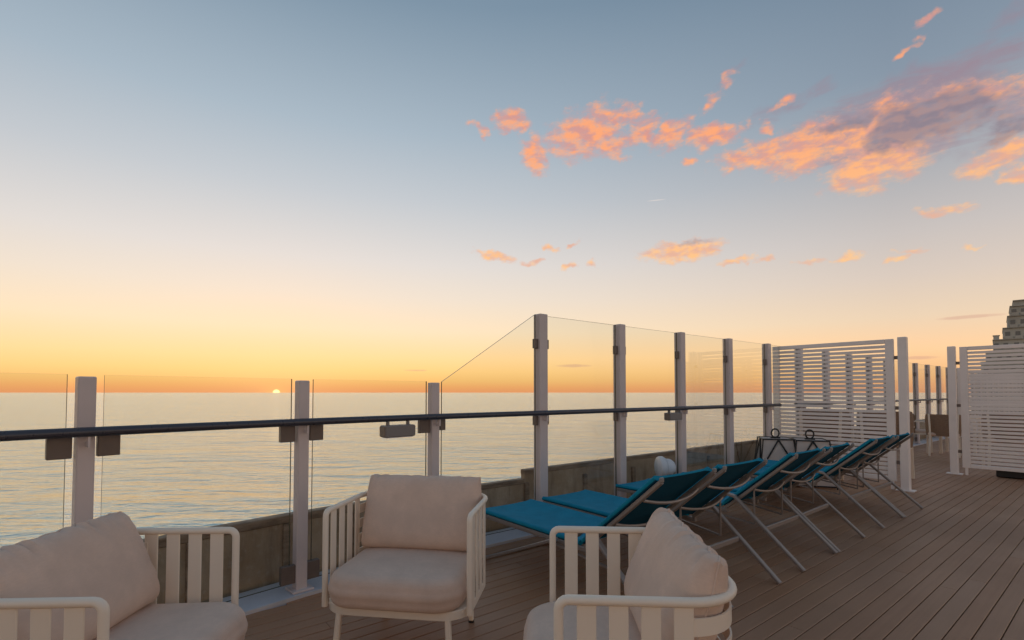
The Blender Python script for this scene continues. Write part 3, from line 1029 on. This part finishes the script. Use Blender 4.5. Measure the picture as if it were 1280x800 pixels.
def armchair(label, loc, rz, seed, lean=17, push=0.0, wr=.017):
    t_ = thing('armchair', label, 'armchair', loc, rz, 'cream armchairs in the foreground')
    # arm and back rail: one bent tube
    side = []
    r1 = .026
    path = [(-HX, YF, .255), (-HX, YF, RZ - r1)]
    path += [(-HX, YF + r1 - r1 * math.cos(R(a)), RZ - r1 + r1 * math.sin(R(a))) for a in (22, 45, 68, 90)]
    rc = .155
    path += arc(-HX + rc, YB - rc, rc, 180, 90, 9, RZ)
    path += arc(HX - rc, YB - rc, rc, 90, 0, 9, RZ)
    path += [(HX, YF + r1 - r1 * math.cos(R(a)), RZ - r1 + r1 * math.sin(R(a))) for a in (90, 68, 45, 22)]
    path += [(HX, YF, RZ - r1), (HX, YF, .255)]
    # sweep in three runs so the section never flips
    def tube_run(pts):
        vs, fs = [], []
        P = [Vector(p) for p in pts]
        seg = 10
        ref = Vector((1, 0, 0))
        prev = None
        for i, p in enumerate(P):
            d_ = (P[min(i + 1, len(P) - 1)] - P[max(i - 1, 0)]).normalized()
            if prev is None:
                sd = d_.cross(Vector((0, 1, 0)))
                sd.normalize()
            else:
                sd = (prev - d_ * prev.dot(d_)).normalized()
            prev = sd
            up_ = d_.cross(sd)
            for k in range(seg):
                a = 2 * math.pi * k / seg
                vs.append(p + sd * math.cos(a) * .0135 + up_ * math.sin(a) * .0135)
        for i in range(len(P) - 1):
            for k in range(seg):
                j = (k + 1) % seg
                fs.append((i * seg + k, i * seg + j, (i + 1) * seg + j, (i + 1) * seg + k))
        m_ = MB()
        m_.add(vs, fs)
        return m_
    tube_run(path).build('arm_rail', 'chair_paint', t_, True)
    # base frame
    fr_path = rr_outline(-HX + .008, HX - .008, -.315, YB, .12, rc, 8, .262)
    MB().bar(fr_path, .018, .042, True, bev=.004).build('seat_frame', 'chair_paint', t_, True)
    MB().box((0, -.04, .275), (.64, .48, .012)).build('seat_pan', 'chair_paint', t_)
    # upright slats of the arms
    sl = MB().box((0, 0, 0), (.006, .052, RZ - .28), bev=.002).mesh('arm_slat', 'chair_paint')
    for sx in (-1, 1):
        for k in range(4):
            link('arm_slat', sl, t_, (sx * HX, YF + .075 + k * .0855, (RZ + .275) / 2))
    # bands round the back
    y0b = YF + .075 + 3 * .0855 + .012
    for k in range(5):
        z_ = .625 - .078 * k
        off = .0045
        pts = [(-HX + off, y0b, z_)] + arc(-HX + rc, YB - rc, rc - off, 180, 90, 9, z_) + arc(HX - rc, YB - rc, rc - off, 90, 0, 9, z_) + [(HX - off, y0b, z_)]
        MB().bar(pts, .005, .047).build('back_band', 'chair_paint', t_, True)
    for (x_, y_, x2, y2) in ((-.255, -.305, -.27, -.32), (.255, -.305, .27, -.32), (-.235, .20, -.245, .215), (.235, .20, .245, .215)):
        lg = MB().bar([(x2, y2, .012), (x_, y_, .244)], .026, .026, up=Vector((0, 1, 0)), bev=.005).build('leg', 'chair_paint', t_)
        MB().lathe([(0, 0), (.016, 0), (.016, .013), (0, .013)], 12, (x2, y2, 0)).build('foot_pad', 'black_metal', lg)
    sc_ = seat_cushion(-.318, .318, -.375, .205, .286, .432, seed).build('seat_cushion', 'cushion', t_, True)
    # piping line of the seat cushion
    pp = rr_outline(-.318 + .012, .318 - .012, -.375 + .012, .205 - .012, .118, .108, 10, .408)
    MB().tube(pp, .0035, 6, True).build('piping', 'cushion', sc_, True)
    pm_ = pillow(.63, .375, .20, seed, wr=wr)
    loop = [pm_.v[i * 56 + 14] for i in range(1, 84, 2)] + [pm_.v[i * 56 + 42] for i in range(83, 0, -2)]
    bc = pm_.build('back_cushion', 'cushion', t_, True)
    MB().tube(loop, .0038, 6, True, up=Vector((0, 1, 0))).build('piping', 'cushion', bc, True)
    bc.location = (0, .055 + push, .432)
    bc.rotation_euler = (R(-lean), 0, 0)
    return t_


armchair('cream slatted armchair facing right, cut off at the left edge', (-1.372, 1.672, 0), R(92.6), 1, 21, -.03, .024)
armchair('cream slatted armchair standing back to the railing, facing the camera', (-.494, 2.565, 0), R(-8), 2, 15, 0, .008)
armchair('cream slatted armchair facing left, its back toward the loungers', (.415, 1.684, 0), R(-93.4), 3, 18, 0, .019)

# ---- blue loungers
BEDZ = .335


def lounger(label, loc, rz):
    """local x along the railing, y outboard; t = 1 - y measured from the railing"""
    t_ = thing('sun_lounger', label, 'sun lounger', loc, rz, 'blue sun loungers in a row')
    Y = lambda tt: 1.0 - tt
    hw = .255
    T0, T1, T2, Z2 = .20, 1.27, 1.82, .805
    # bed sling with rolled edges
    def sling(pa, pb, name, n=10, sag=.014):
        (ta, za), (tb, zb) = pa, pb
        d_ = Vector((0, Y(tb) - Y(ta), zb - za)); L = d_.length; d_.normalize()
        nrm = Vector((1, 0, 0)).cross(d_).normalized()
        if nrm.z < 0: nrm = -nrm
        vs, fs = [], []
        prof = []
        for k in range(7):
            a = R(90 + 30 * k); prof.append((-hw + .016 * math.cos(a), .016 * math.sin(a)))
        low_ = [(x_, -.004) for x_ in (-hw * .8, -hw * .4, 0, hw * .4, hw * .8)]
        prof += [(x_, z_) for x_, z_ in low_]
        for k in range(7):
            a = R(-90 + 30 * k); prof.append((hw + .016 * math.cos(a), .016 * math.sin(a)))
        prof += [(x_, .009) for x_ in (hw * .8, hw * .4, 0, -hw * .4, -hw * .8)]
        m_ = len(prof)
        for i in range(n + 1):
            c_ = Vector((0, Y(ta), za)) + d_ * (L * i / n)
            for (x_, z_) in prof:
                s_ = sag * max(0, 1 - (x_ / hw) ** 2) * math.sin(math.pi * (.12 + .76 * i / n))
                p = c_ + Vector((x_, 0, 0)) + nrm * (z_ - s_)
                vs.append(p)
        for i in range(n):
            for q in range(m_):
                r = (q + 1) % m_
                fs.append((i * m_ + q, i * m_ + r, (i + 1) * m_ + r, (i + 1) * m_ + q))
        fs.append(tuple(range(m_))); fs.append(tuple(n * m_ + q for q in range(m_))[::-1])
        mb = MB(); mb.add(vs, fs)
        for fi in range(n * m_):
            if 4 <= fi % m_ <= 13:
                mb.mi[fi] = 1        # underside faces: shade put into the cloth colour
        return mb.build(name, ['sling', 'sling_shade'], t_, True)
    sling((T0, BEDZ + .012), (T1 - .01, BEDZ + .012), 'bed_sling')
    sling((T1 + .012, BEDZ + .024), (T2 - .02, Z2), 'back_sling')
    for sx in (-1, 1):
        MB().bar([(sx * hw, Y(T0 + .01), BEDZ - .020), (sx * hw, Y(T1 + .05), BEDZ - .020)], .026, .03, bev=.005).build('bed_rail', 'aluminium', t_)
        o = MB().bar([(sx * hw, Y(T1 + .03), BEDZ - .004), (sx * hw, Y(T2 + .012), Z2 - .016)], .026, .024, bev=.005).build('back_rail', 'aluminium', t_)
        MB().box((sx * hw, Y(T2 + .014), Z2 - .006), (.030, .018, .028), bev=.006).build('end_cap', 'grey_box', o)
        # rear leg: foot inboard, leaning up toward the hinge
        MB().bar([(sx * .305, Y(1.89), .008), (sx * .305, Y(1.40), .445), (sx * .300, Y(1.335), .455), (sx * .292, Y(1.27), .40)], .022, .036,
                 up=Vector((1, 0, 0)), bev=.005).build('rear_leg', 'aluminium', t_)
        # front leg: foot near the railing, rising to the hinge
        MB().bar([(sx * .308, Y(.31), .013), (sx * .303, Y(1.10), BEDZ + .005)], .022, .026, up=Vector((1, 0, 0)), bev=.004).build('front_leg', 'aluminium', t_)
        # prop of the backrest
        MB().bar([(sx * .24, Y(1.52), .515), (sx * .24, Y(1.52), .245)], .010, .010, up=Vector((0, 1, 0))).build('prop_rod', 'aluminium', t_)
        MB().bar([(sx * .24, Y(1.52), .245), (sx * .285, Y(.98), BEDZ - .03)], .012, .012).build('prop_rail', 'aluminium', t_)
    MB().bar([(-.322, Y(.30), .013), (.322, Y(.30), .013)], .026, .026, bev=.006).build('ground_bar', 'aluminium', t_)
    MB().bar([(-.296, Y(1.618), .236), (.296, Y(1.618), .236)], .022, .036, bev=.005).build('leg_brace', 'aluminium', t_)
    MB().bar([(-hw, Y(T0 + .035), BEDZ - .022), (hw, Y(T0 + .035), BEDZ - .022)], .024, .024, bev=.005).build('foot_bar', 'aluminium', t_)
    for (tt, zz) in ((1.705, .693), (1.51, .528)):
        pts = []
        for k in range(11):
            x_ = -hw + 2 * hw * k / 10
            bow = 1 - (x_ / hw) ** 2
            pts.append((x_, Y(tt + .018 + .028 * bow), zz - .018 - .032 * bow))
        MB().tube(pts, .009, 8).build('back_bow', 'aluminium', t_, True)
    return t_


names = ['nearest blue lounger, its bed end beside the middle armchair', 'second nearest blue lounger, touching the nearest one',
         'third blue lounger from the camera, first of the middle pair', 'fourth blue lounger from the camera, second of the middle pair',
         'fifth blue lounger from the camera, nearer of the far pair', 'farthest blue lounger, beside the slatted screen']
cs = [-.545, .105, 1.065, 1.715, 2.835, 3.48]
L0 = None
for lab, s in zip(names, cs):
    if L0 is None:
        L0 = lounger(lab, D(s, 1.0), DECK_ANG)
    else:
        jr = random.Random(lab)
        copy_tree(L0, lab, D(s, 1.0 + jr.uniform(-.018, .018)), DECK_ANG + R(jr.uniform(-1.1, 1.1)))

# ---- lanterns by the screen
def lantern(label, loc, rz):
    t_ = thing('lantern', label, 'lantern', loc, rz, 'white lanterns on the deck by the screen')
    a, b_, h = .255, .190, .612         # half width bottom, top, height
    z0 = .03
    m_ = MB()
    vs = [(x_ * k, y_ * k, z) for (k, z) in ((a - .012, z0), (b_ - .012, h)) for (x_, y_) in ((-1, -1), (1, -1), (1, 1), (-1, 1))]
    m_.add(vs, [(0, 1, 5, 4), (1, 2, 6, 5), (2, 3, 7, 6), (3, 0, 4, 7), (4, 5, 6, 7)])
    m_.build('shade', 'lantern_cloth', t_)
    C = [(-1, -1), (1, -1), (1, 1), (-1, 1)]
    for k in range(4):
        (x0, y0), (x1, y1) = C[k], C[(k + 1) % 4]
        MB().tube([(x0 * a, y0 * a, .0), (x0 * b_, y0 * b_, h)], .009, 8).build('frame_edge', 'black_metal', t_, True)
        MB().tube([(x0 * b_, y0 * b_, h), (x1 * b_, y1 * b_, h)], .009, 8).build('frame_top', 'black_metal', t_, True)
        MB().tube([(x0 * a, y0 * a, .03), (x1 * a, y1 * a, .03)], .009, 8).build('frame_base', 'black_metal', t_, True)
        mx_, my_ = (x0 + x1) / 2, (y0 + y1) / 2
        for (xe, ye) in ((x0, y0), (x1, y1)):
            kk = a * .7 + b_ * .3
            MB().tube([(mx_ * b_ * 1.01, my_ * b_ * 1.01, h - .005), (xe * (kk + .003), ye * (kk + .003), h * .3)], .011, 8).build('strap', 'black_metal', t_, True)
    MB().box((0, 0, h + .008), (.12, .05, .022), bev=.004).build('handle_block', 'black_metal', t_)
    ring = [(.048 * math.cos(2 * math.pi * k / 20), 0, h + .072 + .058 * math.sin(2 * math.pi * k / 20)) for k in range(20)]
    MB().tube(ring, .010, 8, True, up=Vector((0, 1, 0))).build('ring', 'black_metal', t_, True)
    return t_


lantern('white lantern with black straps, left one by the screen', D(4.18, .20), R(-16))
lantern('white lantern with black straps, right one by the screen', D(4.34, .58), R(-20))

# ---- white deck vent behind the loungers
vt = thing('deck_vent', 'white rounded vent standing by a post behind the nearest backrest', 'vent', D(1.81, .045, .022), R(8))
vt.scale = (.88, .88, .97)
MB().lathe([(0, 0), (.09, 0), (.09, .012), (.06, .02), (.055, .34), (0, .34)], 20).build('pipe', 'white_plastic', vt, True)
rot = Matrix.Rotation(R(90), 3, 'Y')
MB().lathe([(0, -.045), (.10, -.045), (.118, -.035), (.125, -.01), (.125, .02), (.115, .035), (0, .04)], 28, (-.05, 0, .405), rot).build('flange', 'white_plastic', vt, True)
MB().lathe([(.098, .0), (.10, .03), (.098, .07), (.088, .10), (.066, .13), (.035, .148), (0, .153)], 28, (-.012, 0, .40), rot).build('cowl', 'white_plastic', vt, True)
MB().lathe([(.103, .012), (.108, .02), (.103, .028)], 28, (-.012, 0, .40), rot).build('rib', 'white_plastic', vt, True)

# ---- dining furniture beyond the screens
def dining_chair(label, loc, rz):
    t_ = thing('dining_chair', label, 'chair', loc, rz, 'brown woven chairs beyond the screens')
    arcp = lambda r, z: [(r * math.sin(R(a)) * 1.0, .06 + r * .80 * math.cos(R(a)), z) for a in range(-95, 96, 10)]
    m_ = MB()
    n = len(arcp(.27, 0))
    rows = [(.262, .40), (.268, .5), (.275, .62), (.278, .74), (.272, .82)]
    vs, fs = [], []
    for (r, z) in rows:
        for (x_, y_, z_) in arcp(r, z):
            dip = 0 if y_ > .12 else (.12 - y_) * .9 * (z - .40) / .42
            vs.append((x_, y_, z_ - dip))
    for (r, z) in rows[::-1]:
        for (x_, y_, z_) in arcp(r - .03, z):
            dip = 0 if y_ > .12 else (.12 - y_) * .9 * (z - .40) / .42
            vs.append((x_, y_, z_ - dip))
    k2 = len(rows) * 2
    for i in range(k2):
        j = (i + 1) % k2
        for q in range(n - 1):
            fs.append((i * n + q, i * n + q + 1, j * n + q + 1, j * n + q))
    m_.add(vs, fs)
    m_.build('woven_back', 'wicker', t_, True)
    for sx in (-1, 1):
        MB().bar([(sx * .20, .285, .42), (sx * .215, .262, .83)], .03, .03, up=Vector((0, 1, 0)), bev=.005).build('back_post', 'chair_paint', t_)
    MB().box((0, .02, .425), (.47, .46, .07), bev=.02).build('seat', 'cushion', t_)
    for sx in (-1, 1):
        MB().bar([(sx * .25, -.22, 0), (sx * .235, -.20, .62)], .034, .034, up=Vector((0, 1, 0)), bev=.005).build('leg', 'chair_paint', t_)
        MB().bar([(sx * .22, .29, 0), (sx * .20, .255, .44)], .034, .034, up=Vector((0, 1, 0)), bev=.005).build('leg', 'chair_paint', t_)
        MB().bar([(sx * .240, -.21, .635), (sx * .262, .06, .64)], .04, .022, bev=.004).build('arm', 'chair_paint', t_)
        MB().bar([(sx * .24, -.19, .385), (sx * .205, .25, .385)], .022, .03).build('side_rail', 'chair_paint', t_)
    return t_


dcs = [('brown woven chair with white legs, its back seen between the white posts', D(9.85, .92), R(140), 1),
       ('brown woven chair in profile left of another, between the white posts', D(10.4, .40), R(50), 1),
       ('brown woven chair behind the lounger screen, nearer the railing', D(5.42, .40), R(135), 1.2),
       ('brown woven chair behind the lounger screen, nearer its open end', D(5.75, 1.05), R(140), 1.2),
       ('brown woven chair behind the right hand screen', D(8.5, 1.98), R(140), 1.1)]
C0 = None
for lab, p, a, k in dcs:
    if C0 is None:
        C0 = o = dining_chair(lab, p, a)
    else:
        o = copy_tree(C0, lab, p, a)
    o.scale = (k, k, k)


def dining_table(label, loc, rz):
    t_ = thing('dining_table', label, 'table', loc, rz, 'white tables beyond the screens')
    MB().box((0, 0, .735), (.60, .60, .03), bev=.006).build('tabletop', 'chair_paint', t_)
    for sx in (-1, 1):
        for sy in (-1, 1):
            MB().bar([(sx * .26, sy * .26, 0), (sx * .26, sy * .26, .72)], .045, .045, up=Vector((0, 1, 0)), bev=.005).build('leg', 'chair_paint', t_)
    return t_


dining_table('small white table beside the two woven chairs between the posts', D(10.5, 1.06), DECK_ANG)
